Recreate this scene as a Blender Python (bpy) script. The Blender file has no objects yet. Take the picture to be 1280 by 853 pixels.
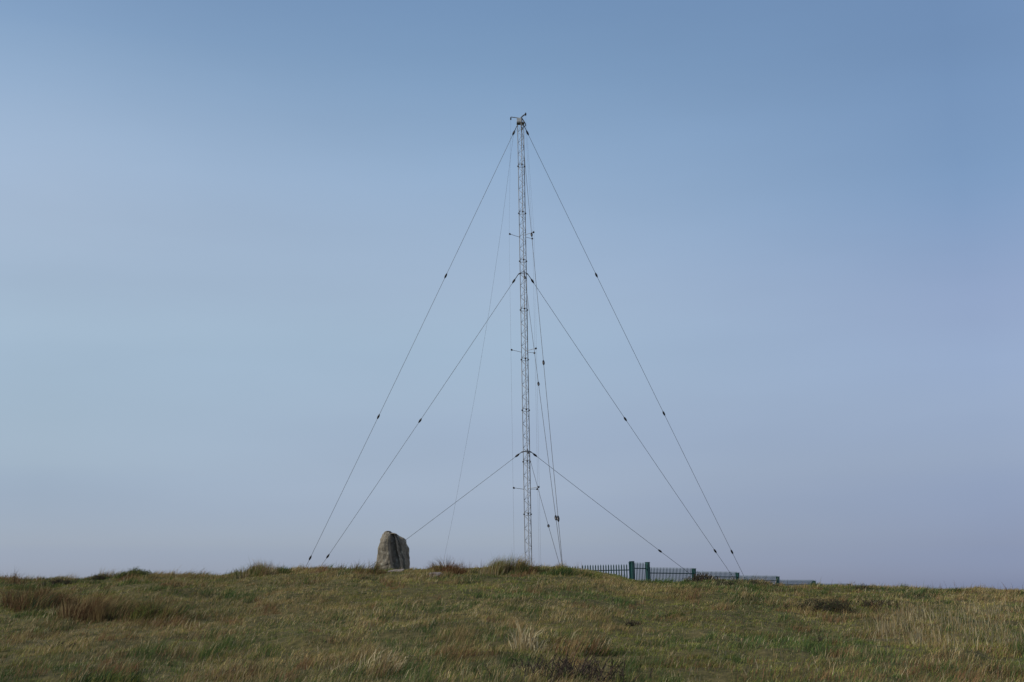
import bpy, bmesh, math, random
import numpy as np
from mathutils import Vector, Matrix, noise as mnoise

random.seed(7)
rng = np.random.default_rng(11)
scene = bpy.context.scene
COL = scene.collection
R = math.radians

# ------------------------------------------------------------------ camera
F_PX, PITCH, ROLL = 1480.0, R(12.35), R(0.9)
EYE = Vector((0, 0, 0))                      # eye at the origin, ground under it at -1.6
r0 = Vector((1, 0, 0)); u0 = Vector((0, -math.sin(PITCH), math.cos(PITCH)))
FW = Vector((0, math.cos(PITCH), math.sin(PITCH)))
RT = r0 * math.cos(ROLL) - u0 * math.sin(ROLL)
UP = u0 * math.cos(ROLL) + r0 * math.sin(ROLL)
cam_d = bpy.data.cameras.new('camera'); cam = bpy.data.objects.new('camera', cam_d); COL.objects.link(cam)
cam_d.sensor_width = 36; cam_d.lens = F_PX / 1280 * 36; cam_d.clip_end = 12000; cam_d.clip_start = 0.1
cam.matrix_world = Matrix(((RT.x, UP.x, -FW.x, 0), (RT.y, UP.y, -FW.y, 0), (RT.z, UP.z, -FW.z, 0), (0, 0, 0, 1)))
scene.camera = cam

def ray(px, py):
    return FW + RT * ((px - 640) / F_PX) + UP * ((426.5 - py) / F_PX)
def at(px, py, Y):
    d = ray(px, py); return d * (Y / d.y)
def proj(p):
    p = Vector(p); z = p.dot(FW)
    return 640 + F_PX * p.dot(RT) / z, 426.5 - F_PX * p.dot(UP) / z

# ------------------------------------------------------------------ tags
def tag(o, label=None, cat=None, group=None, kind=None):
    if label: o['label'] = label
    if cat: o['category'] = cat
    if group: o['group'] = group
    if kind: o['kind'] = kind
    return o
def empty(name, loc, label, cat, group=None):
    o = bpy.data.objects.new(name, None); COL.objects.link(o); o.location = loc
    o.empty_display_size = 0.3
    return tag(o, label, cat, group)

# ------------------------------------------------------------------ materials
def new_mat(name):
    m = bpy.data.materials.new(name); m.use_nodes = True
    nt = m.node_tree; nt.nodes.clear()
    out = nt.nodes.new('ShaderNodeOutputMaterial')
    return m, nt, out
def noisy(name, c1, c2, scale=8, rough=0.6, metal=0.0, bump=0.0, detail=6, c3=None, lo=0.35, hi=0.65):
    m, nt, out = new_mat(name)
    b = nt.nodes.new('ShaderNodeBsdfPrincipled'); nt.links.new(b.outputs[0], out.inputs[0])
    b.inputs['Specular IOR Level'].default_value = .2
    tc = nt.nodes.new('ShaderNodeTexCoord'); n = nt.nodes.new('ShaderNodeTexNoise')
    n.inputs['Scale'].default_value = scale; n.inputs['Detail'].default_value = detail
    nt.links.new(tc.outputs['Object'], n.inputs['Vector'])
    cr = nt.nodes.new('ShaderNodeValToRGB'); nt.links.new(n.outputs['Fac'], cr.inputs[0])
    e = cr.color_ramp.elements; e[0].position = lo; e[0].color = (*c1, 1); e[1].position = hi; e[1].color = (*c2, 1)
    if c3:
        k = e.new(hi + 0.08); k.color = (*c3, 1)
    nt.links.new(cr.outputs[0], b.inputs['Base Color'])
    b.inputs['Roughness'].default_value = rough; b.inputs['Metallic'].default_value = metal
    if bump:
        bp = nt.nodes.new('ShaderNodeBump'); bp.inputs['Strength'].default_value = bump; bp.inputs['Distance'].default_value = 0.03
        n2 = nt.nodes.new('ShaderNodeTexNoise'); n2.inputs['Scale'].default_value = scale * 3; n2.inputs['Detail'].default_value = 8
        nt.links.new(tc.outputs['Object'], n2.inputs['Vector'])
        nt.links.new(n2.outputs['Fac'], bp.inputs['Height']); nt.links.new(bp.outputs[0], b.inputs['Normal'])
    return m
M = {}
M['galv'] = noisy('galvanised_steel', (.17, .175, .18), (.30, .305, .31), 3, .55, .25, c3=(.22, .14, .09))
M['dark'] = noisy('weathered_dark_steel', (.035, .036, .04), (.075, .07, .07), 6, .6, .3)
M['wire'] = noisy('steel_rope', (.05, .05, .055), (.10, .10, .10), 5, .6, .3)
M['thin'] = noisy('aerial_copper_wire', (.09, .09, .095), (.15, .14, .14), 5, .55, .3)
M['ceramic'] = noisy('brown_glazed_ceramic', (.016, .015, .016), (.028, .026, .027), 6, .35)
M['plate'] = noisy('pale_grey_paint', (.30, .31, .30), (.46, .47, .46), 9, .6)
M['green'] = noisy('green_coated_steel', (.004, .034, .032), (.008, .050, .046), 4, .5)
M['concrete'] = noisy('concrete', (.25, .24, .22), (.36, .35, .32), 6, .9, bump=.3)
M['bark'] = noisy('woody_stem', (.018, .013, .010), (.050, .036, .028), 20, .9)
M['pale_rock'] = noisy('pale_rock', (.085, .07, .058), (.17, .14, .12), 5, .9, bump=.5, c3=(.10, .10, .07))

def blade_mat(name, trans=0.25, rough=.8):
    m, nt, out = new_mat(name)
    a = nt.nodes.new('ShaderNodeAttribute'); a.attribute_name = 'tint'
    d = nt.nodes.new('ShaderNodeBsdfPrincipled'); d.inputs['Roughness'].default_value = rough
    d.inputs['Specular IOR Level'].default_value = .08
    t = nt.nodes.new('ShaderNodeBsdfTranslucent'); mx = nt.nodes.new('ShaderNodeMixShader')
    mx.inputs[0].default_value = trans
    nt.links.new(a.outputs['Color'], d.inputs['Base Color']); nt.links.new(a.outputs['Color'], t.inputs['Color'])
    nt.links.new(d.outputs[0], mx.inputs[1]); nt.links.new(t.outputs[0], mx.inputs[2]); nt.links.new(mx.outputs[0], out.inputs[0])
    return m
M['blade'] = blade_mat('grass_blades')
M['leaf'] = blade_mat('small_leaves', .2)

# ------------------------------------------------------------------ noise
_tab = rng.random((256, 256))
def vnoise(x, y, s, ox=0.0, oy=0.0):
    x = np.asarray(x) * s + ox; y = np.asarray(y) * s + oy
    xi = np.floor(x).astype(int); yi = np.floor(y).astype(int); fx = x - xi; fy = y - yi
    fx = fx * fx * (3 - 2 * fx); fy = fy * fy * (3 - 2 * fy)
    g = lambda a, b: _tab[a & 255, b & 255]
    return (g(xi, yi) * (1 - fx) + g(xi + 1, yi) * fx) * (1 - fy) + (g(xi, yi + 1) * (1 - fx) + g(xi + 1, yi + 1) * fx) * fy
def fbm(x, y, s, oct=4, ox=0.0):
    v = 0; a = .5; t = 0
    for k in range(oct):
        v = v + a * vnoise(x, y, s * 2 ** k, ox + 17.3 * k, ox * .7 + 9.1 * k); t += a; a *= .5
    return v / t
def sstep(t):
    t = np.clip(t, 0, 1); return t * t * (3 - 2 * t)

# ------------------------------------------------------------------ terrain
CREST = [(-500, 738), (-200, 734), (0, 726), (40, 729), (80, 726), (120, 724), (160, 721), (220, 721), (260, 722), (290, 720), (325, 716), (350, 714),
         (400, 713), (440, 713), (470, 714), (520, 713), (560, 713), (600, 712), (635, 711), (665, 711), (700, 712), (735, 714), (760, 719), (790, 726),
         (820, 730), (850, 729), (880, 726), (925, 729), (960, 732), (1000, 734), (1060, 735), (1100, 736), (1160, 739), (1190, 738), (1240, 738),
         (1280, 740), (1500, 744), (1800, 748)]
YC = 45.0
_cp = [at(px, py, YC) for px, py in CREST]
CX = np.array([p.x for p in _cp]); CZ = np.array([p.z for p in _cp])
BACK = []      # (x, y, z) control points of the slope behind the crest
def height(x, y):
    x = np.asarray(x, float); y = np.asarray(y, float)
    yc = YC + 2.0 * (fbm(x, x * 0 + 3, .05, 2) - .5)
    # the crest profile seen along rays from the viewing spot, kept as a world height field
    xs = x * YC / np.clip(y, 20, 60)
    sel = sstep((y - 25) / 15)
    zc = np.interp(xs, CX, CZ)
    zc = .5 * zc + .25 * np.interp(xs - .5, CX, CZ) + .25 * np.interp(xs + .5, CX, CZ)
    ec = zc / YC
    e0 = -1.6 / 17.0
    t = np.clip((y - 17) / (yc - 17), 0, 1)
    e = ec - (ec - e0) * (1 - t) ** 1.75
    h = np.where(y < 17, -1.6, y * e)
    d = np.clip(y - yc, 0, None)
    wob = (fbm(x, y, .35, 4) - .5) * .30 * sstep((y - 15) / 10) * (1 - .80 * np.exp(-((y - yc) / 5) ** 2)) + (fbm(x, y, 1.1, 3, 5) - .5) * .23 * sstep((y - 12) / 6)
    hb = yc * ec + .02 * np.minimum(d, 3) - .006 * d ** 2
    # back slope from control points
    num = 0; den = 1e-9
    for bx, by, bz in BACK:
        w = 1 / ((x - bx) ** 2 + (y - by) ** 2 + 4.0) ** 1.3
        num = num + w * bz; den = den + w
    plane = num / den if BACK else h * 0 - 1.5
    far = sstep((y - 84) / 60); plane = plane * (1 - far) + far * (-12)
    k = sstep((d - 1) / 12)
    h = np.where(d > 0, hb * (1 - k) + plane * k, h)
    side = sstep((np.abs(x) - 45) / 100)
    h = h * (1 - side) + side * np.where(y > 20, -12, -4)
    h = np.where(y < 0, -1.6 + (h + 1.6) * 0.3, h)
    wob = wob * (1 - sstep((np.abs(x) - 60) / 60))
    return h + wob
def hz(x, y): return float(height(np.array([x]), np.array([y]))[0])
def ground_at(px, py, lo=18.0, hi=47.0):
    d = ray(px, py); ys = np.linspace(lo, hi, 1200)
    s = ys / d.y; X = d.x * s; Z = d.z * s
    H = height(X, ys); below = np.nonzero(Z < H)[0]
    i = below[0] if len(below) else int(np.argmin(Z - H))
    return Vector((X[i], ys[i], H[i]))

MAST_Y = 67.0
base_p = at(662.6, 782, MAST_Y); top_p = at(650.6, 149.5, MAST_Y)
AN_L = at(338, 802, 75.0); AN_R = at(967, 797, 78.0); AN_F = at(705, 728, 50.5)
# fence line
C0 = at(789, 705, 65.0); FDIR = Vector((.665, .747, 0)).normalized()
def on_fence(px):
    lo, hi = -5.0, 60.0
    for _ in range(50):
        m = (lo + hi) / 2; p = Vector((C0.x, C0.y, 0)) + FDIR * m
        z = 1.0
        if proj((p.x, p.y, z))[0] < px: lo = m
        else: hi = m
    return Vector((C0.x, C0.y, 0)) + FDIR * lo
FP = {px: on_fence(px) for px in (789, 810, 813, 868.8, 923, 973, 1018, 1062)}
FTOP = {789: 705.5, 813: 709, 868.8: 713.6, 923: 719, 973: 724.5, 1018: 729.2, 1062: 733}
FH = 2.4
def top_z(px, py): p = FP[px]; return at(px, py, p.y).z
for px in FTOP:
    BACK.append((FP[px].x, FP[px].y, top_z(px, FTOP[px]) - FH + .1))
FL_END = at(700, 711, 65.3)
BACK.append((FL_END.x, 65.3, at(700, 711, 65.3).z - FH + .1))
for p in (base_p, AN_L, AN_R): BACK.append((p.x, p.y, p.z))
BACK += [(-40, 75, -4), (40, 85, -3.5), (-20, 90, -4), (10, 92, -3.5), (40, 62, -.9), (-40, 60, -2.0), (-12, 60, -.6)]

def axis(lo, hi, step, far, grow=1.28):
    v = list(np.arange(lo, hi + 1e-6, step)); s = step; a = v[-1]
    while a < far: s *= grow; a += s; v.append(a)
    s = step; a = v[0]; L = []
    while a > -far: s *= grow; a -= s; L.append(a)
    return np.array(L[::-1] + v)
xa = axis(-32, 32, .2, 6000); ya = axis(10, 64, .2, 6000)
GX, GY = np.meshgrid(xa, ya); GZ = height(GX, GY)
nx, ny = len(xa), len(ya)
def np_mesh(name, verts, faces_flat, loop_tot, mat, tint=None, smooth=False):
    me = bpy.data.meshes.new(name); nv = len(verts); nl = len(faces_flat); nf = len(loop_tot)
    me.vertices.add(nv); me.loops.add(nl); me.polygons.add(nf)
    me.vertices.foreach_set('co', np.asarray(verts, np.float32).ravel())
    me.loops.foreach_set('vertex_index', np.asarray(faces_flat, np.int32))
    ls = np.concatenate(([0], np.cumsum(loop_tot)[:-1])).astype(np.int32)
    me.polygons.foreach_set('loop_start', ls)
    me.polygons.foreach_set('use_smooth', np.full(nf, smooth, bool))
    me.update(calc_edges=True)
    if tint is not None:
        a = me.attributes.new('tint', 'FLOAT_COLOR', 'POINT')
        a.data.foreach_set('color', np.asarray(tint, np.float32).ravel())
    me.materials.append(mat)
    return me
I = np.arange(nx * ny).reshape(ny, nx)
q = np.stack([I[:-1, :-1], I[:-1, 1:], I[1:, 1:], I[1:, :-1]], -1).reshape(-1, 4)
V = np.stack([GX.ravel(), GY.ravel(), GZ.ravel()], -1)

# colour of the sward, shared by soil sheet and blades
OLIVE = np.array([.135, .142, .032]); STRAW = np.array([.275, .200, .090]); GREEN = np.array([.060, .094, .028])
DEEP = np.array([.028, .050, .022]); RUST = np.array([.150, .085, .042]); BUFF = np.array([.42, .35, .21])
patches = []       # (x, y, rx, ry, kind, strength)
def patch(px, py, wpx, hpx, kind, s):
    p = ground_at(px, py); p1 = ground_at(px, py + hpx / 2); p2 = ground_at(px, py - hpx / 2)
    patches.append((p.x, p.y, wpx / 2 * p.y / F_PX, max(.4, abs(p2.y - p1.y) / 2), kind, s))
for a in [(175, 765, 110, 16, 'g', .9), (250, 772, 100, 12, 'g', .8), (240, 727, 150, 12, 'g', .6), (360, 790, 90, 22, 'g', .7), (150, 842, 130, 18, 'g', 1.0),
          (430, 835, 120, 14, 'g', .7), (490, 795, 70, 16, 'g', .6), (600, 722, 120, 14, 'g', .9), (640, 828, 70, 18, 'g', .9), (730, 800, 80, 14, 'g', .8),
          (830, 778, 120, 20, 'g', .6), (930, 758, 120, 10, 'g', .5), (1090, 838, 90, 14, 'g', .8), (1010, 825, 120, 20, 'g', .5), (1240, 782, 60, 20, 'g', .7),
          (1120, 765, 120, 12, 'g', .5), (50, 790, 120, 40, 'g', .35), (900, 805, 100, 20, 'g', .4), (330, 735, 80, 8, 'g', .5), (180, 718, 60, 6, 'g', .7),
          (1180, 790, 180, 34, 's', .8), (700, 845, 200, 20, 's', .8), (1200, 845, 200, 20, 's', .5), (250, 815, 220, 20, 's', .35), (1180, 738, 200, 8, 's', .6),
          (900, 735, 200, 10, 's', .4), (110, 755, 60, 20, 'r', .8), (50, 745, 70, 14, 'r', .6), (330, 712, 70, 8, 'r', .7), (430, 745, 150, 8, 's', .4),
          (1000, 740, 180, 10, 'r', .3), (280, 745, 200, 12, 's', .35), (350, 845, 180, 16, 's', .45), (560, 850, 180, 12, 's', .5)]:
    patch(*a)
def sward(x, y, u):
    n1 = fbm(x, y, .22, 4, 3.0); n2 = fbm(x, y * .6, .45, 4, 31.0); n3 = fbm(x, y, 1.4, 3, 77.0)
    st = np.clip((n1 - .50) * 4 + .42 + (n3 - .5) * 1.6, 0, 1); gr = np.clip((n2 - .50) * 6, 0, 1); dp = np.clip((n3 - .60) * 5, 0, .6); ru = np.clip((fbm(x, y, .6, 3, 120.) - .60) * 5, 0, .6)
    for (a, b, rx, ry, k, s) in patches:
        w = s * np.exp(-((x - a) / rx) ** 2 - ((y - b) / ry) ** 2)
        w = np.clip(w * (1 + (n3 - .5) * 2.5), 0, 1)
        if k == 'g': gr = np.maximum(gr, w); st = st * (1 - .8 * w); dp = np.maximum(dp, w * .55)
        if k == 's': st = np.maximum(st, w)
        if k == 'r': ru = np.maximum(ru, w)
    # each blade picks its own kind from the local mixture
    c = OLIVE[None, :] * np.ones((len(x), 1))
    pick = lambda p, s: ((u * s) % 1.0 < p)[:, None]
    c = np.where(pick(st * .52 + .06, 7.13), STRAW, c); c = np.where(pick(gr * .75, 13.7), GREEN, c)
    c = np.where(pick(dp * .7, 29.3), DEEP, c); c = np.where(pick(ru * .65 + .03, 53.9), RUST, c)
    return c, st, gr, ru

u = rng.random(nx * ny)
near = (np.abs(V[:, 0]) < 60) & (V[:, 1] < 110)
tint = np.ones((nx * ny, 4)); cc = np.tile(np.array([[.075, .066, .030]]), (nx * ny, 1))
tint[:, :3] = cc * (.75 + .5 * fbm(V[:, 0], V[:, 1], .8, 3)[:, None])
def ground_mat():
    m, nt, out = new_mat('turf_soil')
    b = nt.nodes.new('ShaderNodeBsdfPrincipled'); b.inputs['Roughness'].default_value = .95; b.inputs['Specular IOR Level'].default_value = .1
    a = nt.nodes.new('ShaderNodeAttribute'); a.attribute_name = 'tint'
    tc = nt.nodes.new('ShaderNodeTexCoord'); n = nt.nodes.new('ShaderNodeTexNoise'); n.inputs['Scale'].default_value = 6; n.inputs['Detail'].default_value = 8
    nt.links.new(tc.outputs['Object'], n.inputs['Vector'])
    cr = nt.nodes.new('ShaderNodeValToRGB'); e = cr.color_ramp.elements; e[0].color = (.45, .5, .4, 1); e[0].position = .3; e[1].color = (1.3, 1.2, 1.1, 1); e[1].position = .7
    nt.links.new(n.outputs['Fac'], cr.inputs[0])
    mx = nt.nodes.new('ShaderNodeMix'); mx.data_type = 'RGBA'; mx.blend_type = 'MULTIPLY'; mx.inputs[0].default_value = 1
    nt.links.new(a.outputs['Color'], mx.inputs[6]); nt.links.new(cr.outputs[0], mx.inputs[7]); nt.links.new(mx.outputs[2], b.inputs['Base Color'])
    bp = nt.nodes.new('ShaderNodeBump'); bp.inputs['Strength'].default_value = .8; bp.inputs['Distance'].default_value = .08
    nt.links.new(n.outputs['Fac'], bp.inputs['Height']); nt.links.new(bp.outputs[0], b.inputs['Normal'])
    nt.links.new(b.outputs[0], out.inputs[0]); return m
g = bpy.data.objects.new('ground', np_mesh('ground', V, q.ravel(), np.full(len(q), 4), ground_mat(), tint, True)); COL.objects.link(g)
tag(g, kind='structure')

# ------------------------------------------------------------------ blades
def blades(P, hgt, wid, lean, az, face, tint, curve=.6):
    """P Nx3 base, hgt/wid/lean N, az lean azimuth, face facing angle -> verts, loops, totals, colours. 5 verts: quad + tip triangle"""
    n = len(P)
    ld = np.stack([np.cos(az), np.sin(az), np.zeros(n)], -1); sd = np.stack([np.cos(face), np.sin(face), np.zeros(n)], -1)
    up = np.array([0, 0, 1.0])
    mid = P + ld * (lean * .5 * (1 - curve * .5))[:, None] * hgt[:, None] + up * (hgt * .55)[:, None]
    tip = P + ld * lean[:, None] * hgt[:, None] + up * (hgt * np.sqrt(np.clip(1 - (lean * .75) ** 2, .1, 1)))[:, None]
    w = wid[:, None] * .5
    V = np.stack([P - sd * w, P + sd * w, mid + sd * w * .8, mid - sd * w * .8, tip], 1).reshape(-1, 3)
    b = (np.arange(n) * 5)[:, None]
    L = (b + np.array([[0, 1, 2, 3, 3, 2, 4]])).ravel()
    T = np.tile([4, 3], n)
    C = np.ones((n, 5, 4)); C[:, :, :3] = tint[:, None, :]
    return V, L, T, C.reshape(-1, 4)

ROCKSPEC = [(495, 716, .22), (545, 719, .17)]
ROCKS = [(ground_at(a, b).x, ground_at(a, b).y, r) for a, b, r in ROCKSPEC]
# --- the sward: short wind-combed grass over the whole hill
NC = 92000; PER = 8
yy = np.sqrt(rng.uniform(15.5 ** 2, 52.0 ** 2, NC)); xx = rng.uniform(-1, 1, NC) * (.475 * yy + 2.0)
yy = np.repeat(yy, PER); xx = np.repeat(xx, PER); n = len(xx)
sp = .030 + .0016 * yy
xx = xx + rng.normal(0, 1, n) * sp; yy = yy + rng.normal(0, 1, n) * sp * 1.3
uu = rng.random(n)
c, st, gr, ru = sward(xx, yy, uu)
c = c * (.55 + .9 * rng.random(n)[:, None])
pale = rng.random(n) < (.025 + .04 * st); c[pale] = BUFF * (.6 + .4 * rng.random((pale.sum(), 1)))
clump_h = np.repeat(rng.random(NC), PER); c *= (.62 + .76 * np.repeat(rng.random(NC), PER))[:, None] * (.55 + .9 * fbm(xx, yy * .7, .9, 3, 700.))[:, None]
hh = (1 + .5 * np.clip((32 - yy) / 12, 0, 1)) * (.025 + .055 * fbm(xx, yy, .5, 3, 200.) + .03 * st + .025 * gr + .07 * ru) * (.6 + .8 * clump_h) * (.7 + .6 * rng.random(n))
hh[pale] *= 1.5
tm = np.clip((fbm(xx, yy * .8, 1.9, 3, 400.) - .60) * 9, 0, 1); kindn = fbm(xx, yy, .35, 2, 500.)
hh *= 1 + 1.1 * tm
pk = rng.random(n) < tm * .75
c[pk] = np.where((kindn[pk] > .52)[:, None], STRAW * .85, np.where((kindn[pk] > .44)[:, None], RUST * 1.2, GREEN * .9)) * (.5 + .9 * rng.random((pk.sum(), 1)))
hollow = np.clip((fbm(xx, yy * .8, 1.4, 3, 600.) - .58) * 8, 0, 1); hh *= 1 - .5 * hollow
ww = (.0034 + .00016 * yy) * (.7 + .6 * rng.random(n))
lean = np.clip(.70 + .28 * rng.normal(0, 1, n), .05, 1.1); az = rng.normal(.15, .75, n); fc = rng.uniform(0, math.pi, n)
keep = np.ones(n, bool)
for (a_, b_, r_) in ROCKS:
    keep &= ~((np.abs(xx - a_) < r_ * (.75 + .35 * uu)) & (yy > b_ - r_ * (1.6 + 1.2 * uu)) & (yy < b_ + r_))
xx, yy, hh, ww, lean, az, fc, c = [v[keep] for v in (xx, yy, hh, ww, lean, az, fc, c)]
P = np.stack([xx, yy, height(xx, yy) - .012], -1)
Vb, Lb, Tb, Cb = blades(P, hh, ww, lean, az, fc, c)
go = bpy.data.objects.new('grass', np_mesh('grass', Vb, Lb, Tb, M['blade'], Cb)); COL.objects.link(go)
tag(go, 'short wind-combed olive and straw coloured grass covering the whole hilltop', 'grass', kind='stuff')

# --- tall bleached stalks on the right of the slope
def stalks(name, spots, n, hmin, hmax, label, cat, sky_line=False):
    PX = []
    for k in range(n):
        s = random.choice(spots); px = random.gauss(s[0], s[2] / 2.2); py = random.gauss(s[1], s[3] / 2.2)
        p = ground_at(px, np.interp(px, [a for a, _ in CREST], [b for _, b in CREST]) + random.uniform(0, 5) if sky_line else min(853, max(740, py))); PX.append(p)
    P = np.array([[p.x, p.y, p.z - .02] for p in PX]); nn = len(P)
    h = rng.uniform(hmin, hmax, nn); w = rng.uniform(.005, .012, nn) * 1.1
    cc = (np.where(rng.random((nn, 1)) < .3, STRAW, RUST) if sky_line else np.where(rng.random((nn, 1)) < .5, BUFF, STRAW * 1.1)) * (.6 + .5 * rng.random((nn, 1)))
    V, L, T, C = blades(P, h, w, np.abs(rng.normal(.2, .25, nn)), rng.uniform(-1.2, 3.6, nn), rng.normal(0, .5, nn), cc)
    o = bpy.data.objects.new(name, np_mesh(name, V, L, T, M['blade'], C)); COL.objects.link(o)
    tag(o, label, cat, kind='stuff')
stalks('dry_stalks', [(1120, 780, 40, 16), (1165, 795, 60, 18), (1200, 780, 60, 14), (1240, 790, 40, 16), (1110, 792, 26, 12), (1180, 808, 70, 8), (1230, 768, 50, 8), (1143, 770, 30, 6), (1260, 805, 30, 12)], 1300, .10, .46,
       'bleached upright dry stalks scattered over the slope at right', 'dry grass')
stalks('dry_stalks', [(640, 848, 300, 8), (330, 840, 200, 16), (520, 790, 300, 40), (900, 800, 240, 50), (160, 800, 260, 40), (1000, 835, 260, 20)], 520, .08, .24,
       'thin pale grass stems sprinkled through the short grass', 'dry grass')

stalks('skyline_stems', [(14, 0, 30, 0), (25, 0, 20, 0), (318, 0, 60, 0), (335, 0, 20, 0), (450, 0, 50, 0), (560, 0, 70, 0), (600, 0, 60, 0), (640, 0, 70, 0), (730, 0, 60, 0), (1110, 0, 140, 0), (1240, 0, 90, 0), (640, 0, 1200, 0)], 520, .12, .5,
       'wispy single stems standing against the sky along the crest', 'grass', True)
# --- single tussocks
def tussock(name, px, py, w, h, n, pal, label, cat='tussock', lean=.35, az=.1, spread=1.0, group=None, blade=.010, dome=True, sink=.03, depth=None):
    c0 = ground_at(px, py)
    m = n
    K = max(5, int(w * 9)); ct = rng.uniform(0, 2 * math.pi, K); cr_ = np.sqrt(rng.random(K)) * (.85 if n > 650 else .6); cr_[0] = 0
    cxs = cr_ * np.cos(ct) * w / 2; cys = cr_ * np.sin(ct) * (depth or w * .7) / 2
    wt = rng.random(K) ** 1.5 + .15; wt /= wt.sum(); ki = rng.choice(K, m, p=wt); kh = rng.uniform(.40, 1.0, K) ** 1.2; kl = rng.normal(0, .30, (K, 2)); kc = rng.integers(0, len(pal), K)
    gs = .075 + .035 * w * rng.random(K)[ki]
    ddx = rng.normal(0, 1, m) * gs; ddy = rng.normal(0, 1, m) * gs
    dx = cxs[ki] + ddx; dy = cys[ki] + ddy
    fl = rng.random(m) < .18; ft = rng.uniform(0, 2 * math.pi, m); fr = np.sqrt(rng.random(m)) * .85
    dx = np.where(fl, fr * np.cos(ft) * w / 2, dx); dy = np.where(fl, fr * np.sin(ft) * (depth or w * .7) / 2, dy); rr = np.clip(np.hypot(dx / (w / 2), dy / ((depth or w * .7) / 2)), 0, 1.3)
    X = c0.x + dx * .9; Y = c0.y + dy
    P = np.stack([X, Y, height(X, Y) - sink], -1)
    pal = np.array(pal); c = pal[np.where(rng.random(m) < .45, kc[ki], rng.integers(0, len(pal), m))] * (.55 + .9 * rng.random((m, 1)))
    pl = rng.random(m) < .05; c[pl] = STRAW * (.8 + .9 * rng.random((pl.sum(), 1)))
    hh = 1.5 * h * np.where(fl, .38, kh[ki]) * (.30 + .72 * rng.random(m) ** .8) * (1 - .35 * np.clip(rr, 0, 1) ** 2 if dome else 1) * (1.0 + .25 * (rng.random(m) < .04))
    # lean = wind plus outward fan
    lx = lean * math.cos(az) + kl[ki, 0] + spread * ddx / gs * .16 + spread * dx / w * .5 + rng.normal(0, .16, m); ly = lean * math.sin(az) + kl[ki, 1] + spread * ddy / gs * .16 + rng.normal(0, .16, m)
    V, L, T, C = blades(P, hh, np.full(m, blade) * (.6 + .7 * rng.random(m)), np.clip(np.hypot(lx, ly), 0, 1.15), np.arctan2(ly, lx), rng.uniform(-.9, .9, m), c, .8)
    V = V - np.array(c0)
    o = bpy.data.objects.new(name, np_mesh(name, V, L, T, M['blade'], C)); COL.objects.link(o); o.location = c0
    return tag(o, label, cat, group or 'rush tussocks and grass tufts on the hill')
G_ = list(map(tuple, (GREEN, DEEP, OLIVE))); S_ = list(map(tuple, (STRAW, BUFF * .7, OLIVE))); R_ = list(map(tuple, (RUST, RUST * .6, STRAW * .7)))
RR = [tuple(RUST * np.array([.9, .55, .5])), tuple(RUST * .55), tuple(STRAW * .6), tuple(RUST)]
DB = [tuple(RUST * .45), tuple(DEEP), tuple(OLIVE * .7), tuple(RUST * .8)]
tussock('rush_tussock', 18, 729, 1.1, .50, 130, DB, 'sparse dark wispy rush tuft on the skyline at the far left', spread=1.4, blade=.009, depth=.5)
tussock('rush_tussock', 44, 757, 2.7, .55, 3400, DB + R_, 'wide dark brown tussock at the left, left neighbour of the rusty upright one', lean=.4)
tussock('rush_tussock', 104, 774, 1.4, .78, 2000, R_ + [tuple(STRAW * .8)], 'rusty brown upright tussock at the left of the slope', lean=.12, spread=.5)
tussock('rush_tussock', 148, 771, 1.9, .62, 2600, R_ + G_, 'brown and green tussock just right of the rusty upright one', lean=.5)
tussock('rush_tussock', 196, 771, 2.2, .46, 2600, G_ + [tuple(RUST * .7)], 'dark green windswept tussock right of the brown ones at the left', lean=.8)
tussock('rush_tussock', 322, 719, 1.9, .50, 1900, R_ + G_ + S_, 'brown grassy hump on the skyline between the left edge and the guy wires', depth=1.2)
tussock('rush_tussock', 350, 717, 1.1, .34, 1300, G_, 'green grassy hump on the skyline beside a brown one', depth=1.0)
tussock('rush_tussock', 462, 716, 1.3, .42, 800, R_ + G_, 'low tuft on the skyline just left of the standing stone', depth=.6)
tussock('rush_tussock', 562, 716, 1.7, .52, 1100, RR + R_, 'rusty fanned rush tuft on the skyline right of the standing stone', spread=1.5, lean=.15)
tussock('rush_tussock', 594, 717, 1.0, .20, 420, R_ + G_, 'low brown and green tuft between the rusty fan and the mast', depth=.8)
tussock('rush_tussock', 634, 717, 2.3, .66, 3000, R_ + G_ + S_, 'tall bushy grass tussock on the skyline at the foot of the mast', lean=.45)
tussock('rush_tussock', 666, 717, .9, .40, 800, G_ + R_, 'small green tussock on the skyline directly in front of the mast', lean=.4)
tussock('rush_tussock', 700, 718, 1.5, .34, 1500, G_, 'dark green round tuft below the guy wires right of the mast', spread=1.1)
tussock('rush_tussock', 730, 719, 1.3, .30, 1300, G_ + S_, 'low green tuft at the left end of the green fence', depth=.8)
tussock('rush_tussock', 652, 812, 1.0, .62, 170, [tuple(STRAW), tuple(BUFF * 1.1), tuple(BUFF * .9)], 'thin pale straw stems standing upright in the foreground centre', lean=.05, spread=.7, blade=.017)
tussock('rush_tussock', 716, 812, 1.8, .50, 1500, [tuple(RUST * 1.3), tuple(RUST), tuple(RUST * .6)] + G_ + S_ + [tuple(BUFF * .8)], 'reddish windswept tussock in the foreground, leaning right', lean=.95, spread=.5, dome=False)
tussock('rush_tussock', 474, 838, 1.6, .44, 420, [tuple(STRAW), tuple(OLIVE), tuple(BUFF), tuple(BUFF)], 'pale windswept dry tuft in the foreground left of centre', lean=.8, spread=.4)
tussock('rush_tussock', 425, 838, .6, .36, 120, S_ + [tuple(BUFF)], 'small sparse dry tuft left of the windswept pale one', lean=.4)
tussock('rush_tussock', 130, 853, 1.9, .34, 1200, G_ + [tuple(DEEP * .8)], 'dark green lush tussock at the bottom left', lean=.8)
tussock('rush_tussock', 845, 770, .7, .2, 500, G_, 'low green tuft on the slope below the fence gate', lean=.6)
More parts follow.
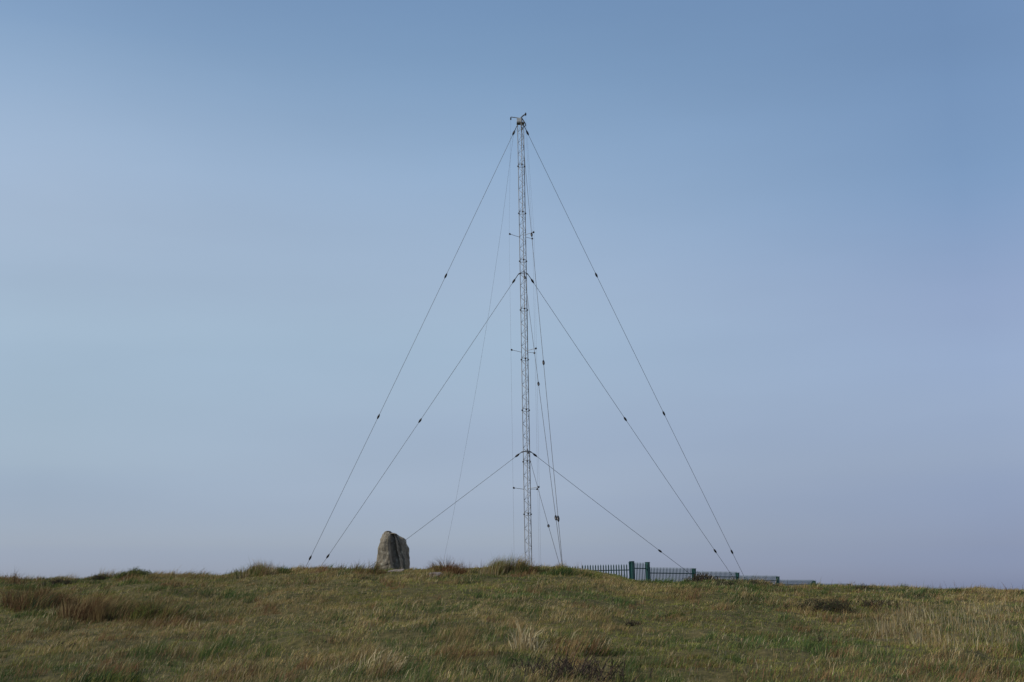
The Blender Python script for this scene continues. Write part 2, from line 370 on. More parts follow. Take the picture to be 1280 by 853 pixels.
tussock('rush_tussock', 1240, 741, .9, .22, 520, S_, 'thin straw tuft on the skyline at the far right', depth=.8)
tussock('rush_tussock', 1165, 742, .9, .18, 520, S_, 'wispy straw tuft on the skyline, second from the right edge', depth=.8)

# --- low woody scrub: stems plus small leaves
def tube_bm(bm, pts, rad, sides=5, caps=True):
    rings = []; n = len(pts)
    for i, p in enumerate(pts):
        p = Vector(p); a = Vector(pts[max(0, i - 1)]); b = Vector(pts[min(n - 1, i + 1)]); t = (b - a).normalized()
        s = t.cross(Vector((0, 0, 1))); s = s.normalized() if s.length > 1e-4 else Vector((1, 0, 0)); q2 = t.cross(s)
        r = rad[i] if isinstance(rad, (list, tuple)) else rad
        rings.append([bm.verts.new(p + s * r * math.cos(2 * math.pi * k / sides) + q2 * r * math.sin(2 * math.pi * k / sides)) for k in range(sides)])
    for i in range(n - 1):
        for k in range(sides):
            bm.faces.new((rings[i][k], rings[i][(k + 1) % sides], rings[i + 1][(k + 1) % sides], rings[i + 1][k]))
    if caps:
        bm.faces.new(rings[0][::-1]); bm.faces.new(rings[-1])
def box_bm(bm, c, sx, sy, sz, mat=None):
    r = bmesh.ops.create_cube(bm, size=1); vs = r['verts']
    for v in vs:
        v.co = Vector((v.co.x * sx, v.co.y * sy, v.co.z * sz))
        if mat is not None: v.co = mat @ v.co
        v.co += Vector(c)
def obj(name, bm, mat, parent=None, smooth=False, origin=None):
    me = bpy.data.meshes.new(name)
    if origin is not None: bmesh.ops.translate(bm, verts=bm.verts, vec=-Vector(origin))
    bmesh.ops.recalc_face_normals(bm, faces=bm.faces)
    bm.to_mesh(me); bm.free(); me.materials.append(mat)
    for p in me.polygons: p.use_smooth = smooth
    o = bpy.data.objects.new(name, me); COL.objects.link(o)
    if origin is not None: o.location = origin
    if parent: o.parent = parent
    return o
def scrub(name, px, py, w, h, nst, nleaf, pal, label, depth=None, pale=False):
    c0 = ground_at(px, py); root = empty(name, c0, label, 'shrub', 'low woody scrub on the hill')
    bm = bmesh.new(); tips = []
    for k in range(nst):
        x = random.gauss(0, w / 4); y = random.gauss(0, (depth or w * .6) / 4)
        b = Vector((x, y, hz(c0.x + x, c0.y + y) - c0.z - .02)); tube_bm(bm, [Vector((0, 0, -.04)), b], [.012, .011], 4); hgt = h * random.uniform(.45, 1) * (1 - .4 * abs(x) / (w / 2))
        lx = random.gauss(.15, .35); pts = [b]
        for j in range(1, 5):
            pts.append(pts[-1] + Vector((lx * hgt / 4 + random.gauss(0, .015), random.gauss(0, .02), hgt / 4))); tips.append(pts[-1])
        tube_bm(bm, pts, [.016, .013, .010, .008, .004], 4)
        for q_ in range(2):
            a = pts[random.randint(1, 3)]; e = a + Vector((random.gauss(0, .06), random.gauss(0, .06), random.uniform(.02, .09))); tube_bm(bm, [a, e], [.006, .003], 4); tips.append(e)
    obj('stem', bm, M['bark'], root)
    m = nleaf; T = np.array(tips); P = T[rng.integers(0, len(T), m)] + rng.normal(0, 1, (m, 3)) * [.045, .045, .035]
    pal = np.array(pal); c = pal[rng.integers(0, len(pal), m)] * (.6 + .7 * rng.random((m, 1)))
    Vv, L, Tt, C = blades(P, rng.uniform(.02, .05, m), rng.uniform(.008, .016, m), rng.uniform(0, 1.1, m), rng.uniform(0, 6.3, m), rng.uniform(0, 3.1, m), c)
    o = bpy.data.objects.new('foliage', np_mesh('foliage', Vv, L, Tt, M['leaf'], C)); COL.objects.link(o); o.parent = root
    return root
HE = [(.035, .035, .018), (.060, .045, .026), (.030, .040, .020), (.11, .08, .045)]
scrub('heather_clump', 715, 851, 2.1, .50, 95, 800, HE + [(.2, .15, .09)], 'dark woody heather with bare stems at the bottom edge, centre')
scrub('heather_clump', 1030, 764, 1.9, .34, 90, 3800, HE + [(.05, .07, .03)], 'dark leafy low scrub on the slope right of the fence', depth=1.5)
scrub('heather_clump', 1095, 758, 1.3, .22, 40, 1100, HE, 'smaller brown scrub right of the dark leafy one')
scrub('heather_clump', 873, 727, 1.3, .36, 60, 1200, HE, 'brown heather clump in front of the first fence post right of the gate')
scrub('heather_clump', 945, 732, 1.9, .20, 50, 900, HE, 'low brown heather strip below the far fence panels', depth=.6)
scrub('heather_clump', 908, 732, .9, .18, 30, 600, HE + [(.04, .06, .03)], 'small dark heather between the two brown ones by the fence', depth=.6)
scrub('heather_clump', 78, 731, 1.5, .24, 50, 1200, HE, 'dark heather patch on the skyline above the rusty tussock', depth=.7)
scrub('heather_clump', 124, 725, .5, .20, 26, 900, HE + [(.04, .07, .03)], 'tiny dark green tuft of scrub on the skyline left of the mossy hump', depth=.5)
scrub('heather_clump', 168, 722, 1.0, .30, 70, 6500, [(.09, .11, .03), (.12, .12, .035), (.05, .07, .02)], 'mossy green hump on the skyline at the left', depth=.7)
scrub('heather_clump', 182, 722, .3, .16, 8, 120, HE, 'small dark woody knot at the right end of the mossy hump', depth=.3)
scrub('heather_clump', 1077, 737, .8, .14, 20, 400, HE, 'tiny dark sprig on the skyline past the end of the fence', depth=.5)
scrub('heather_clump', 1025, 803, .45, .12, 8, 60, HE, 'small dark dead sprig lying on the slope at right')
scrub('heather_clump', 75, 812, .8, .22, 12, 60, HE, 'sparse dark twigs sticking out of the grass at lower left')
scrub('heather_clump', 790, 762 + 20, .6, .14, 14, 200, HE, 'small dark sprig on the slope between the reddish tussock and the fence gate')

# ------------------------------------------------------------------ standing stone and rocks
def stone_mat():
    m, nt, out = new_mat('lichened_stone')
    b = nt.nodes.new('ShaderNodeBsdfPrincipled'); b.inputs['Roughness'].default_value = .92; b.inputs['Specular IOR Level'].default_value = .15
    tc = nt.nodes.new('ShaderNodeTexCoord'); mp = nt.nodes.new('ShaderNodeMapping'); mp.inputs['Scale'].default_value = (1, 1, .55)
    nt.links.new(tc.outputs['Object'], mp.inputs[0])
    def nz(s, d, rough=.6):
        n = nt.nodes.new('ShaderNodeTexNoise'); n.inputs['Scale'].default_value = s; n.inputs['Detail'].default_value = d; n.inputs['Roughness'].default_value = rough
        nt.links.new(mp.outputs[0], n.inputs['Vector']); return n
    n1 = nz(4, 9, .7); cr = nt.nodes.new('ShaderNodeValToRGB'); e = cr.color_ramp.elements
    e[0].position = .30; e[0].color = (.065, .056, .042, 1); e[1].position = .68; e[1].color = (.19, .168, .13, 1)
    nt.links.new(n1.outputs['Fac'], cr.inputs[0])
    n2 = nz(9, 4); c2 = nt.nodes.new('ShaderNodeValToRGB'); c2.color_ramp.elements[0].position = .56; c2.color_ramp.elements[1].position = .66
    nt.links.new(n2.outputs['Fac'], c2.inputs[0])
    mx = nt.nodes.new('ShaderNodeMix'); mx.data_type = 'RGBA'; nt.links.new(c2.outputs[0], mx.inputs[0])
    nt.links.new(cr.outputs[0], mx.inputs[6]); mx.inputs[7].default_value = (.25, .235, .19, 1)
    n3 = nz(3, 4); c3 = nt.nodes.new('ShaderNodeValToRGB'); c3.color_ramp.elements[0].position = .58; c3.color_ramp.elements[1].position = .75
    nt.links.new(n3.outputs['Fac'], c3.inputs[0])
    mx2 = nt.nodes.new('ShaderNodeMix'); mx2.data_type = 'RGBA'; nt.links.new(c3.outputs[0], mx2.inputs[0])
    nt.links.new(mx.outputs[2], mx2.inputs[6]); mx2.inputs[7].default_value = (.10, .09, .055, 1)
    nt.links.new(mx2.outputs[2], b.inputs['Base Color'])
    bp = nt.nodes.new('ShaderNodeBump'); bp.inputs['Strength'].default_value = .8; bp.inputs['Distance'].default_value = .04
    n4 = nz(14, 10, .75); nt.links.new(n4.outputs['Fac'], bp.inputs['Height']); nt.links.new(bp.outputs[0], b.inputs['Normal'])
    nt.links.new(b.outputs[0], out.inputs[0]); return m
M['stone'] = stone_mat()
SY = 46.5
sil_l = [(730, 468), (707, 469.5), (695.4, 471.2), (685, 473.4), (675.6, 475.4), (668.7, 477.6), (665.4, 479.6), (663.9, 482.5)]
sil_r = [(730, 512), (710, 511.6), (700, 512.4), (693, 512), (685.5, 511.2), (678.6, 507.6), (675, 506.4), (672.5, 504.3), (668.7, 498), (666.6, 495.6), (665.6, 489.5), (663.9, 487.5)]
ridge = [(730, 491), (709, 490), (697.7, 488.5), (689, 487), (675.6, 486.6), (668, 488.6), (663.9, 485)]
def itp(tab, y):
    t = sorted(tab); return float(np.interp(y, [a for a, _ in t], [b for _, b in t]))
c_st = at(491, 709, SY); NLEV, NA = 64, 120; vs = []
for i in range(NLEV):
    t = i / (NLEV - 1); py = 728 - (728 - 664.0) * (1 - (1 - t) ** 1.3)
    zl = at(490, py, SY).z; xl = at(itp(sil_l, py), py, SY).x; xr = at(itp(sil_r, py), py, SY).x; xm = at(itp(ridge, py), py, SY).x
    k = max(.16, min(1, (py - 663.0) / 14)) ** .5; w = xr - xl
    D = .48 * k
    hz_ = (728 - py) / 62
    rec = .27 * k * (1 if py > 668 else .3)
    poly = [(xl, .03 * k), (xl + .04 * w, -.55 * D), (xm - .12 * w, -.92 * D), (xm, -D), (xm + .035 * w, -D + .06 * k), (xm + .06 * w, -D + rec), (xm + .22 * w, -D + rec * 1.25),
            (xm + .27 * w, -D + rec * .8), (xm + .33 * w, -D + rec * 1.15 + .04), (xm + .42 * w, -.35 * D), (xr - .02 * w, -.12 * D), (xr, .10 * D), (xr - .10 * w, .60 * D), (xl + .45 * w, .95 * D), (xl + .10 * w, .55 * D)]
    if py > 695: # ledge at the foot of the dark face
        f = min(1, (py - 695) / 12); poly[6] = (poly[6][0], poly[6][1] - .14 * f); poly[7] = (poly[7][0], poly[7][1] - .08 * f)
    seg = [0]; P_ = poly + [poly[0]]
    for a, b in zip(P_, P_[1:]): seg.append(seg[-1] + math.hypot(b[0] - a[0], b[1] - a[1]))
    us = np.linspace(0, seg[-1], NA, endpoint=False)
    X = np.interp(us, seg, [p[0] for p in P_]); Yy = np.interp(us, seg, [p[1] for p in P_])
    for x, y in zip(X, Yy):
        v = Vector((x, SY + y, zl)); cen = Vector(((xl + xr) / 2, SY, zl)); nrm = (v - cen).normalized()
        s = Vector((v.x * 3.5, v.y * 3.5, v.z * 2.2))
        dsp = mnoise.fractal(s, 1.0, 2.1, 5) * .042 + abs(mnoise.noise(Vector((v.x * 7, v.y * 7, v.z * 3)))) * -.035
        lay = math.sin(v.z * 26 + mnoise.noise(v * 3) * 5) * .006
        vs.append(v + nrm * (dsp + lay + .012) + Vector((0, 0, dsp * .5)))
bm = bmesh.new(); bv = [bm.verts.new(v) for v in vs]
for i in range(NLEV - 1):
    for k in range(NA):
        bm.faces.new((bv[i * NA + k], bv[i * NA + (k + 1) % NA], bv[(i + 1) * NA + (k + 1) % NA], bv[(i + 1) * NA + k]))
tc_ = sum((v for v in vs[-NA:]), Vector()) / NA; cv = bm.verts.new(tc_ + Vector((0, 0, .015)))
for k in range(NA): bm.faces.new((bv[(NLEV - 1) * NA + k], bv[(NLEV - 1) * NA + (k + 1) % NA], cv))
bm.faces.new(bv[:NA][::-1])
so = obj('standing_stone', bm, M['stone'], None, False, Vector((c_st.x, SY, hz(c_st.x, SY))))
tag(so, 'tall weathered grey standing stone upright on the crest of the hill', 'standing stone')

def rock(px, py, sx, sy, sz, label, mat='pale_rock', seed=0):
    c0 = ground_at(px, py); bm = bmesh.new(); bmesh.ops.create_icosphere(bm, subdivisions=4, radius=1)
    for v in bm.verts:
        p = v.co.copy(); nn = mnoise.fractal(p * 1.3 + Vector((seed * 5, 0, 0)), 1, 2, 4)
        p *= 1 + nn * .35
        p = Vector((max(-.8, min(.8, p.x)), p.y, max(-.7, min(.62, p.z)))); v.co = Vector((p.x * sx, p.y * sy, p.z * sz))
    o = obj('rock', bm, M[mat], None, False); o.location = c0 + Vector((0, 0, sz * .12)); o.rotation_euler = (0.12, random.uniform(-.15, .15), random.uniform(-.5, .5)); return tag(o, label, 'rock', 'small rocks near the standing stone')
rock(495, 716, .36, .30, .12, 'pinkish flat rock at the foot of the standing stone', seed=1)
rock(545, 719, .28, .25, .10, 'flat grey rock in the grass below the rusty fanned tuft', seed=2)

# ------------------------------------------------------------------ the mast
mast_root = empty('guyed_mast', (base_p.x, MAST_Y, hz(base_p.x, MAST_Y)), 'tall slender grey lattice radio mast held up by guy wires behind the hilltop', 'radio mast')
bx = (base_p.x + top_p.x) / 2; bx = base_p.x
MX, MY = bx, MAST_Y
# world x of the axis so that both ends fit best
MX = (base_p.x * .5 + top_p.x * .5)
Z0 = hz(MX, MY) - .05; ZT = top_p.z
mast_root.location = (MX, MY, Z0)
ORG = Vector((MX, MY, Z0))
SIDE = .37; RC = SIDE / math.sqrt(3)
ANG = [R(-84), R(36), R(156)]
LEG = [Vector((math.cos(a) * RC, math.sin(a) * RC, 0)) for a in ANG]
Hm = ZT - Z0; NS = 10; SL = Hm / NS
def loc(z): return Vector((0, 0, z))
for sidx in range(NS):
    a0, a1 = sidx * SL, (sidx + 1) * SL
    bm = bmesh.new()
    for l in LEG: tube_bm(bm, [l + loc(a0 + .02), l + loc(a1 - .02)], .0215, 6)
    NP = 8; ph = (SL - .16) / NP
    for f in range(3):
        A, B = LEG[f], LEG[(f + 1) % 3]
        for k in range(NP):
            z0, z1 = a0 + .08 + k * ph, a0 + .08 + (k + 1) * ph
            s, e = (A, B) if (k + f) % 2 == 0 else (B, A)
            tube_bm(bm, [s + loc(z0), e + loc(z1)], .009, 4)
        for zz in (a0 + .08, a1 - .08): tube_bm(bm, [A + loc(zz), B + loc(zz)], .009, 4)
    sec = obj('mast_section', bm, M['galv'], mast_root)
    if sidx:
        for l in LEG:
            b2 = bmesh.new(); d_ = l.normalized(); q_ = l + d_ * .012 + loc(a0)
            tube_bm(b2, [q_ - loc(.035), q_ + loc(.035)], .052, 8)
            obj('flange', b2, M['dark'], sec)
shade_p = LEG[1] * .82 + Vector((.02, -.03, 0))
bm = bmesh.new(); tube_bm(bm, [shade_p + Vector((random.uniform(-.01, .01), random.uniform(-.01, .01), k * .9)) for k in range(int(Hm / .9))], .015, 6); obj('leg_shade_tube', bm, M['dark'], mast_root)  # added dark tube, stands in for the shaded side of the right-hand leg
b2 = bmesh.new(); box_bm(b2, (0, 0, -.02), .9, .9, .3); obj('concrete_footing', b2, M['concrete'], mast_root)

def mz(py): return at(0.5 * (662.6 + 650.6), py, MAST_Y).z - Z0 if False else at(650.6 + (py - 149.5) * (12.0 / 632.5), py, MAST_Y).z - Z0
# spreader arms and the three vertical aerial wires
ARM = {'l': Vector((-.76, -.42, 0)), 'f': Vector((.56, .55, 0)), 'n': Vector((.62, -.70, 0))}
NEARLEG = {'l': 2, 'f': 1, 'n': 0}
arm_levels = [mz(296), mz(440), mz(611.5)]
wire_pts = {k: [] for k in ARM}
for zi, za in enumerate(arm_levels):
    for k, v in ARM.items():
        bm = bmesh.new(); tube_bm(bm, [LEG[NEARLEG[k]] + loc(za), v + loc(za + .04)], .014, 5)
        arm = obj('spreader_arm', bm, M['galv'], mast_root)
        b2 = bmesh.new(); tube_bm(b2, [v * .95 + loc(za - .0), v * .985 + loc(za + .03), v * 1.04 + loc(za + .05), v * 1.07 + loc(za + .05)], [.03, .055, .055, .02], 8)
        obj('insulator', b2, M['ceramic'], arm); wire_pts[k].append(v * 1.06 + loc(za + .05))
TOPZ = Hm
TA = {'l': Vector((-.60, -.2, 0)), 'n': Vector((.30, -.30, 0)), 'f': Vector((.28, .48, 0))}
# head
bm = bmesh.new(); box_bm(bm, (-.09, -.06, TOPZ - .10), .30, .26, .28)
bmesh.ops.bevel(bm, geom=bm.edges[:], offset=.02, segments=2, affect='EDGES')
head = obj('head_box', bm, M['plate'], mast_root)
bm = bmesh.new(); box_bm(bm, (-.02, 0, TOPZ - .262), .46, .42, .03); obj('top_plate', bm, M['galv'], mast_root)
bm = bmesh.new(); tube_bm(bm, [Vector((.05, .0, TOPZ - .25)), Vector((.05, 0, TOPZ + .12))], .035, 8); obj('head_post', bm, M['dark'], mast_root)
b = bmesh.new(); tube_bm(b, [Vector((.02, 0, TOPZ + .07)), TA['l'] + loc(TOPZ + .08)], .026, 6); a1_ = obj('top_arm', b, M['galv'], mast_root)
b = bmesh.new(); tube_bm(b, [TA['l'] + loc(TOPZ + .07), TA['l'] + loc(TOPZ + .0), TA['l'] + loc(TOPZ - .10)], [.02, .045, .04], 8); obj('insulator', b, M['ceramic'], a1_)
b = bmesh.new(); tube_bm(b, [Vector((-.10, .05, TOPZ + .01)), Vector((.10, -.12, TOPZ + .14)), Vector((.18, -.22, TOPZ + .17)), TA['n'] + loc(TOPZ + .20)], [.03, .035, .04, .04], 8); a2_ = obj('top_arm', b, M['dark'], mast_root)
b = bmesh.new(); tube_bm(b, [TA['n'] + loc(TOPZ + .30), TA['n'] + loc(TOPZ + .22), TA['n'] + loc(TOPZ + .11)], [.025, .055, .03], 8); obj('insulator', b, M['ceramic'], a2_)
b = bmesh.new(); tube_bm(b, [Vector((.06, .02, TOPZ + .10)), Vector((.16, .2, TOPZ + .02)), Vector((.27, .40, TOPZ - .10)), Vector((.30, .44, TOPZ - .20)), Vector((.24, .42, TOPZ - .27)), Vector((.12, .3, TOPZ - .26))], [.03, .032, .034, .034, .03, .02], 8); obj('cable_loop', b, M['dark'], mast_root)
WT = {'l': TA['l'] + loc(TOPZ - .10), 'n': TA['n'] + loc(TOPZ + .11), 'f': Vector((.29, .44, TOPZ - .2))}
for k in ARM:
    bm = bmesh.new(); pts = [WT[k]] + wire_pts[k] + [wire_pts[k][-1] * 1.0 + Vector((0, 0, -wire_pts[k][-1].z + .2))]
    tube_bm(bm, pts, .0038, 4); obj('aerial_wire', bm, M['thin'], mast_root)

# guy wires: (attach py, leg index, anchor, [screen y of the insulators])
def insul(p, d, parent):
    bm = bmesh.new(); d = d.normalized(); L = .17
    tube_bm(bm, [p - d * L, p - d * L * .55, p - d * .03, p + d * .03, p + d * L * .55, p + d * L], [.018, .05, .062, .062, .05, .018], 8)
    obj('insulator', bm, M['ceramic'], parent, True)
AN = {2: AN_L, 1: AN_R, 0: AN_F}
guys = {2: [(157, [166.3, 345, 521, 697.6]), (342, [351.5, 526, 695.5]), (565, [569.5, 688])],
        1: [(157, [166.3, 344, 517, 690]), (342, [351.5, 524, 689]), (565, [569, 689])],
        0: [(155, [161, 293.5, 453.5, 648.5]), (340, [347, 480, 647.5]), (563, [566, 657.5])]}
anch = {}
for li, lst in guys.items():
    A_ = AN[li]; gz = hz(A_.x, A_.y); A_ = Vector((A_.x, A_.y, A_.z))
    bm = bmesh.new(); box_bm(bm, Vector((A_.x, A_.y, min(gz, A_.z) - .1)) - ORG, .5, .5, .4)
    ab = obj('anchor_block', bm, M['concrete'], mast_root)
    bm = bmesh.new(); tube_bm(bm, [Vector((A_.x, A_.y, min(gz, A_.z))) - ORG, A_ + Vector((0, 0, .12)) - ORG], .03, 6); obj('anchor_eye', bm, M['dark'], ab)
    for py, ys in lst:
        off = .05 if py < 200 else .11
        S = LEG[li] * ((RC + off) / RC) + loc(mz(py)); E = A_ + Vector((0, 0, .1)) - ORG
        ln = (E - S).length; sag = .0035 * ln
        def pt(t): return S.lerp(E, t) + Vector((0, 0, -4 * sag * t * (1 - t)))
        bm = bmesh.new(); tube_bm(bm, [pt(k / 24) for k in range(25)], .0115, 5); gw = obj('guy_wire', bm, M['wire'], mast_root)
        ts = []
        for yt in ys:
            lo, hi = 0.0, 1.0
            for _ in range(40):
                m_ = (lo + hi) / 2
                if proj(pt(m_) + ORG)[1] < yt: lo = m_
                else: hi = m_
            ts.append(lo); insul(pt(lo), pt(min(1, lo + .01)) - pt(lo - .01), gw)
        t0 = max(ts[0], .3 / ln)
        bm = bmesh.new(); tube_bm(bm, [S, pt(t0)], .022, 6); tube_bm(bm, [LEG[li] + loc(mz(py)), S], .03, 6); obj('turnbuckle', bm, M['dark'], gw)
for py in (341.5, 564.5):
    bm = bmesh.new(); z = mz(py); c3 = [l * ((RC + .10) / RC) + loc(z) for l in LEG]
    for a in range(3): tube_bm(bm, [c3[a], c3[(a + 1) % 3]], .018, 5)
    obj('guy_bracket', bm, M['dark'], mast_root)
# slanting aerial wire running down to the far side
sl = [(648.5, 158, 67), (641.6, 170, 67.3), (636, 214, 68.5), (628, 276, 70.5), (611.6, 388, 74), (604.5, 430, 75.2), (595.8, 483, 77), (582, 559, 79.5), (567.3, 640, 82), (556.5, 691.6, 83.6), (538, 780, 86)]
bm = bmesh.new(); tube_bm(bm, [at(*s) - ORG for s in sl], .0052, 4); obj('slanting_wire', bm, M['thin'], mast_root)

# ------------------------------------------------------------------ palisade fence
fence = empty('palisade_fence', (C0.x, C0.y, hz(C0.x, C0.y)), 'green steel palisade fence with pointed pales stepping down behind the crest at right', 'fence')
FO = Vector(fence.location)
def pale_bm(bm, p, d, z0, z1, w=.064):
    nrm = Vector((d.y, -d.x, 0)); pr = [(-.5, 0), (-.28, .014), (0, .001), (.28, .014), (.5, 0)]; th = .007
    rows = []
    for z, sc in ((z0, 1), (z1 - .09, 1), (z1, .12)):
        rows.append([[bm.verts.new(p + d * (a * w * sc) + nrm * (b + s) + Vector((0, 0, z + (0 if sc == 1 else .0)))) for a, b in pr] for s in (0, th)])
    for r_ in range(2):
        for s in (0, 1):
            A, B = rows[r_][s], rows[r_ + 1][s]
            for k in range(4): bm.faces.new((A[k], A[k + 1], B[k + 1], B[k]))
        for k in (0, 4): bm.faces.new((rows[r_][0][k], rows[r_][1][k], rows[r_ + 1][1][k], rows[r_ + 1][0][k]))
def panel(a, b, zt, pitch, name='pale_panel', h=FH, margin=.06):
    """a, b world xy; zt top height"""
    a = Vector((a.x, a.y, 0)); b = Vector((b.x, b.y, 0)); d = (b - a).normalized(); L = (b - a).length
    n_ = max(2, round((L - 2 * margin) / pitch)); bm = bmesh.new(); o0 = Vector((FO.x, FO.y, 0))
    for k in range(n_):
        p = a + d * (margin + (k + .5) * (L - 2 * margin) / n_) - o0
        gz = min(hz(p.x + FO.x, p.y + FO.y) + .03, zt - h + .3)
        pale_bm(bm, p, d, gz - FO.z, zt - FO.z)
    pn = obj(name, bm, M['green'], fence)
    nrm = Vector((d.y, -d.x, 0))
    for zr in (zt - .32, zt - h + .40):
        b2 = bmesh.new(); c = (a + b) / 2 - o0 - nrm * .022 + Vector((0, 0, zr - FO.z)); ang = math.atan2(d.y, d.x)
        box_bm(b2, c, L - .02, .035, .05, Matrix.Rotation(ang, 3, 'Z')); obj('rail', b2, M['green'], pn)
    return pn
def post(p, zt, w, ang):
    gz = hz(p.x, p.y) - .15; bm = bmesh.new()
    box_bm(bm, (p.x - FO.x, p.y - FO.y, (zt + gz) / 2 - FO.z), w, w, zt - gz, Matrix.Rotation(ang, 3, 'Z'))
    box_bm(bm, (p.x - FO.x, p.y - FO.y, zt + .012 - FO.z), w + .03, w + .03, .024, Matrix.Rotation(ang, 3, 'Z'))
    return obj('post', bm, M['green'], fence)
fa = math.atan2(FDIR.y, FDIR.x); o_ = Vector((FDIR.y, -FDIR.x, 0)) * -.07
def ZZ(px, py, p): return at(px, py, p.y).z
pitch = .141
zc_ = ZZ(789, 705.3, FP[789])
left_end = Vector((FL_END.x, 65.3, 0)); cpt = Vector((C0.x, C0.y, 0))
ldir = (left_end - cpt).normalized(); lw = (left_end - cpt).length
mid_ = cpt + ldir * (2.75)
panel(mid_, cpt + ldir * .12, ZZ(784, 705.2, cpt), pitch); panel(left_end, mid_, ZZ(735, 707.4, mid_), pitch)
post(mid_ + Vector((0, .08, 0)), ZZ(730, 711, mid_), .06, 0); post(left_end, ZZ(700, 711, left_end), .1, 0)
post(cpt + Vector((-.05, .03, 0)), ZZ(787, 703.6, cpt), .15, 0)
post(FP[789] + FDIR * .10, ZZ(790, 702.2, FP[789]), .19, fa); post(FP[810], ZZ(810, 703.3, FP[810]), .19, fa)
gate = panel(FP[789] + FDIR * .24, FP[810] - FDIR * .12, ZZ(800, 703.2, (FP[789] + FP[810]) / 2), .143, 'gate', FH + .1, .02)
bm = bmesh.new(); gp = FP[810] - FDIR * .2; box_bm(bm, Vector((gp.x, gp.y, zc_ - 1.15)) - FO + Vector((.03, -.05, 0)), .05, .05, .14, Matrix.Rotation(fa, 3, 'Z')); obj('latch', bm, M['dark'], gate)
seq = [810, 868.8, 923, 973, 1018, 1062]; tops = [709, 714, 719.2, 724.7, 729.5]; ptop = [711.3, 716.5, 721.3, 726.6, 730.7]
for i in range(5):
    a, b = FP[seq[i]], FP[seq[i + 1]]
    panel(a + FDIR * .1, b - FDIR * .04, ZZ(seq[i] + 3, tops[i], a), pitch)
    post(b + o_ * .6, ZZ(seq[i + 1], ptop[i], b), .17 if i < 4 else .12, fa)

# ------------------------------------------------------------------ sky and sun
SUN_EL, SUN_AZ = R(36), R(-102)     # azimuth clockwise from +Y (the view direction): to the left and a little behind the camera
w = bpy.data.worlds.new('World'); scene.world = w; w.use_nodes = True; nt = w.node_tree; nt.nodes.clear()
out = nt.nodes.new('ShaderNodeOutputWorld'); bg = nt.nodes.new('ShaderNodeBackground'); sky = nt.nodes.new('ShaderNodeTexSky')
sky.sky_type = 'NISHITA'; sky.sun_disc = False; sky.sun_elevation = SUN_EL; sky.sun_rotation = -SUN_AZ
sky.air_density = 1.0; sky.dust_density = 1.0; sky.ozone_density = 1.0; sky.altitude = 100
bg.inputs['Strength'].default_value = .15
# thin high haze: whitens the middle of the sky, greys the air near the horizon; varies from left to right
TAB = {'L': [(0.0452, (0.44, 0.484, 0.767)), (0.0806, (0.465, 0.477, 0.668)), (0.1827, (0.619, 0.582, 0.636)), (0.3364, (0.981, 0.872, 0.793)), (0.4375, (1.243, 1.055, 0.915)), (0.5362, (1.456, 1.219, 1.035)), (0.6407, (1.454, 1.29, 1.118)), (0.731, (1.246, 1.21, 1.114))] ,
'C': [(0.0493, (0.478, 0.533, 0.865)), (0.0765, (0.517, 0.547, 0.789)), (0.1424, (0.626, 0.6, 0.739)), (0.2531, (0.841, 0.759, 0.784)), (0.3526, (1.08, 0.974, 0.901)), (0.44, (1.263, 1.1, 0.984)), (0.5676, (1.304, 1.2, 1.082)), (0.6792, (1.175, 1.171, 1.095)), (0.7749, (1.021, 1.074, 1.051))] ,
'R': [(0.0112, (0.405, 0.51, 1.011)), (0.0616, (0.379, 0.433, 0.769)), (0.1533, (0.504, 0.498, 0.668)), (0.2251, (0.646, 0.605, 0.704)), (0.2968, (0.763, 0.702, 0.768)), (0.3983, (0.847, 0.77, 0.81)), (0.5172, (0.772, 0.795, 0.832)), (0.6218, (0.747, 0.795, 0.829)), (0.7124, (0.729, 0.79, 0.829))] ,
}
def N(t): return nt.nodes.new(t)
tcw = N('ShaderNodeTexCoord'); sx = N('ShaderNodeSeparateXYZ'); nt.links.new(tcw.outputs['Generated'], sx.inputs[0])
el = N('ShaderNodeMath'); el.operation = 'DIVIDE'; nt.links.new(sx.outputs['Z'], el.inputs[0]); el.inputs[1].default_value = .6
ramps = {}
for k, L in TAB.items():
    r_ = N('ShaderNodeValToRGB'); r_.color_ramp.interpolation = 'CARDINAL'; e = r_.color_ramp.elements
    while len(e) > 1: e.remove(e[-1])
    e[0].position = L[0][0]; e[0].color = (*[v / 1.5 for v in L[0][1]], 1)
    for p_, c_ in L[1:]:
        q_ = e.new(p_); q_.color = (*[v / 1.5 for v in c_], 1)
    q_ = e.new(1.0); q_.color = (.6, .65, .68, 1)
    nt.links.new(el.outputs[0], r_.inputs[0]); ramps[k] = r_
yy_ = N('ShaderNodeMath'); yy_.operation = 'ABSOLUTE'; nt.links.new(sx.outputs['Y'], yy_.inputs[0])
ym = N('ShaderNodeMath'); ym.operation = 'MAXIMUM'; nt.links.new(yy_.outputs[0], ym.inputs[0]); ym.inputs[1].default_value = .05
azr = N('ShaderNodeMath'); azr.operation = 'DIVIDE'; nt.links.new(sx.outputs['X'], azr.inputs[0]); nt.links.new(ym.outputs[0], azr.inputs[1])
def mapr(a, b):
    m = N('ShaderNodeMapRange'); m.interpolation_type = 'LINEAR'; m.inputs['From Min'].default_value = a; m.inputs['From Max'].default_value = b
    nt.links.new(azr.outputs[0], m.inputs['Value']); return m
mA = mapr(-.40, 0.0); mB = mapr(0.0, .40)
m1 = N('ShaderNodeMix'); m1.data_type = 'RGBA'; nt.links.new(mA.outputs[0], m1.inputs[0]); nt.links.new(ramps['L'].outputs[0], m1.inputs[6]); nt.links.new(ramps['C'].outputs[0], m1.inputs[7])
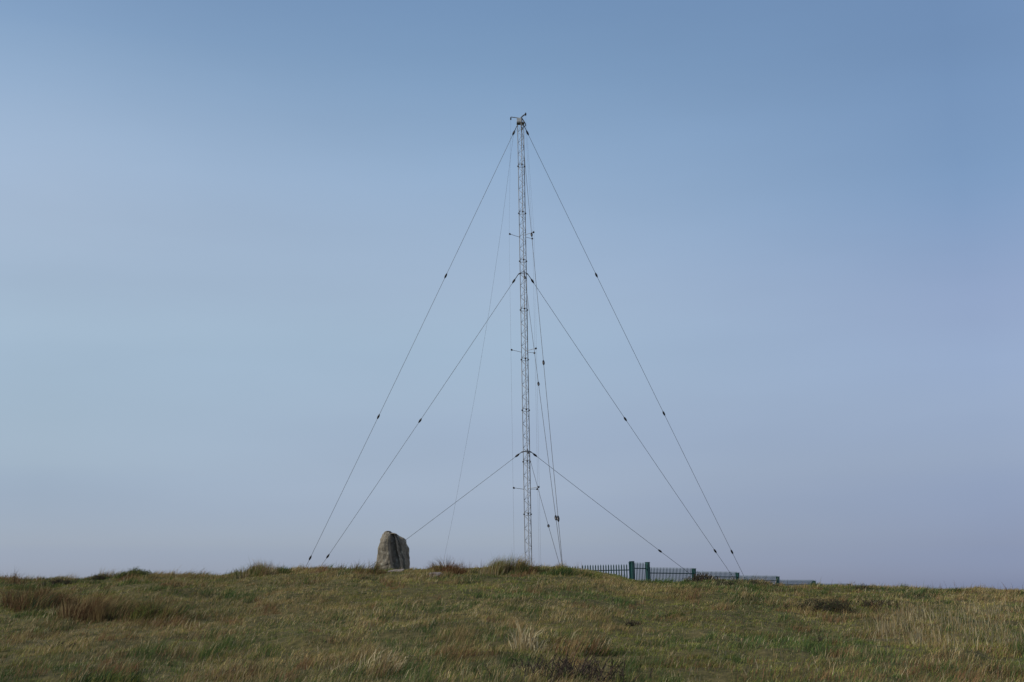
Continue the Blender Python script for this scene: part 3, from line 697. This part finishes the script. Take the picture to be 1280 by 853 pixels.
m2 = N('ShaderNodeMix'); m2.data_type = 'RGBA'; nt.links.new(mB.outputs[0], m2.inputs[0]); nt.links.new(m1.outputs[2], m2.inputs[6]); nt.links.new(ramps['R'].outputs[0], m2.inputs[7])
cn = N('ShaderNodeTexNoise'); cn.inputs['Scale'].default_value = 1.6; cn.inputs['Detail'].default_value = 5; cn.inputs['Roughness'].default_value = .5
cm = N('ShaderNodeMapping'); cm.inputs['Scale'].default_value = (1.2, 1.2, 5.0); cm.inputs['Rotation'].default_value = (0, .35, .2)
nt.links.new(tcw.outputs['Generated'], cm.inputs[0]); nt.links.new(cm.outputs[0], cn.inputs['Vector'])
cmr = N('ShaderNodeMapRange'); cmr.inputs['From Min'].default_value = .3; cmr.inputs['From Max'].default_value = .7; cmr.inputs['To Min'].default_value = 1.5 * .968; cmr.inputs['To Max'].default_value = 1.5 * 1.05; cmr.clamp = False
nt.links.new(cn.outputs['Fac'], cmr.inputs['Value'])
m3 = N('ShaderNodeMix'); m3.data_type = 'RGBA'; m3.blend_type = 'MULTIPLY'; m3.inputs[0].default_value = 1; nt.links.new(m2.outputs[2], m3.inputs[6]); nt.links.new(cmr.outputs[0], m3.inputs[7])
m4 = N('ShaderNodeMix'); m4.data_type = 'RGBA'; m4.blend_type = 'MULTIPLY'; m4.inputs[0].default_value = 1; nt.links.new(sky.outputs[0], m4.inputs[6]); nt.links.new(m3.outputs[2], m4.inputs[7])
nt.links.new(m4.outputs[2], bg.inputs[0]); nt.links.new(bg.outputs[0], out.inputs[0])
sd = bpy.data.lights.new('sun', 'SUN'); sd.energy = 4.6; sd.angle = R(.5); sd.color = (1, .94, .84)
so_ = bpy.data.objects.new('sun', sd); COL.objects.link(so_)
dirv = Vector((math.sin(SUN_AZ) * math.cos(SUN_EL), math.cos(SUN_AZ) * math.cos(SUN_EL), math.sin(SUN_EL)))
so_.rotation_euler = (-dirv).to_track_quat('-Z', 'Y').to_euler(); so_.location = (-20, -10, 30)
vs_ = scene.view_settings; scene.display_settings.display_device = 'sRGB'
vs_.view_transform = 'Standard'; vs_.look = 'None'; vs_.exposure = 0.0; vs_.gamma = 1.0; vs_.use_curve_mapping = False
print('mast section', SL, 'height', Hm, 'base ground', Z0, 'anchors', AN_L, AN_R, AN_F, hz(AN_L.x, AN_L.y), hz(AN_R.x, AN_R.y), hz(AN_F.x, AN_F.y))
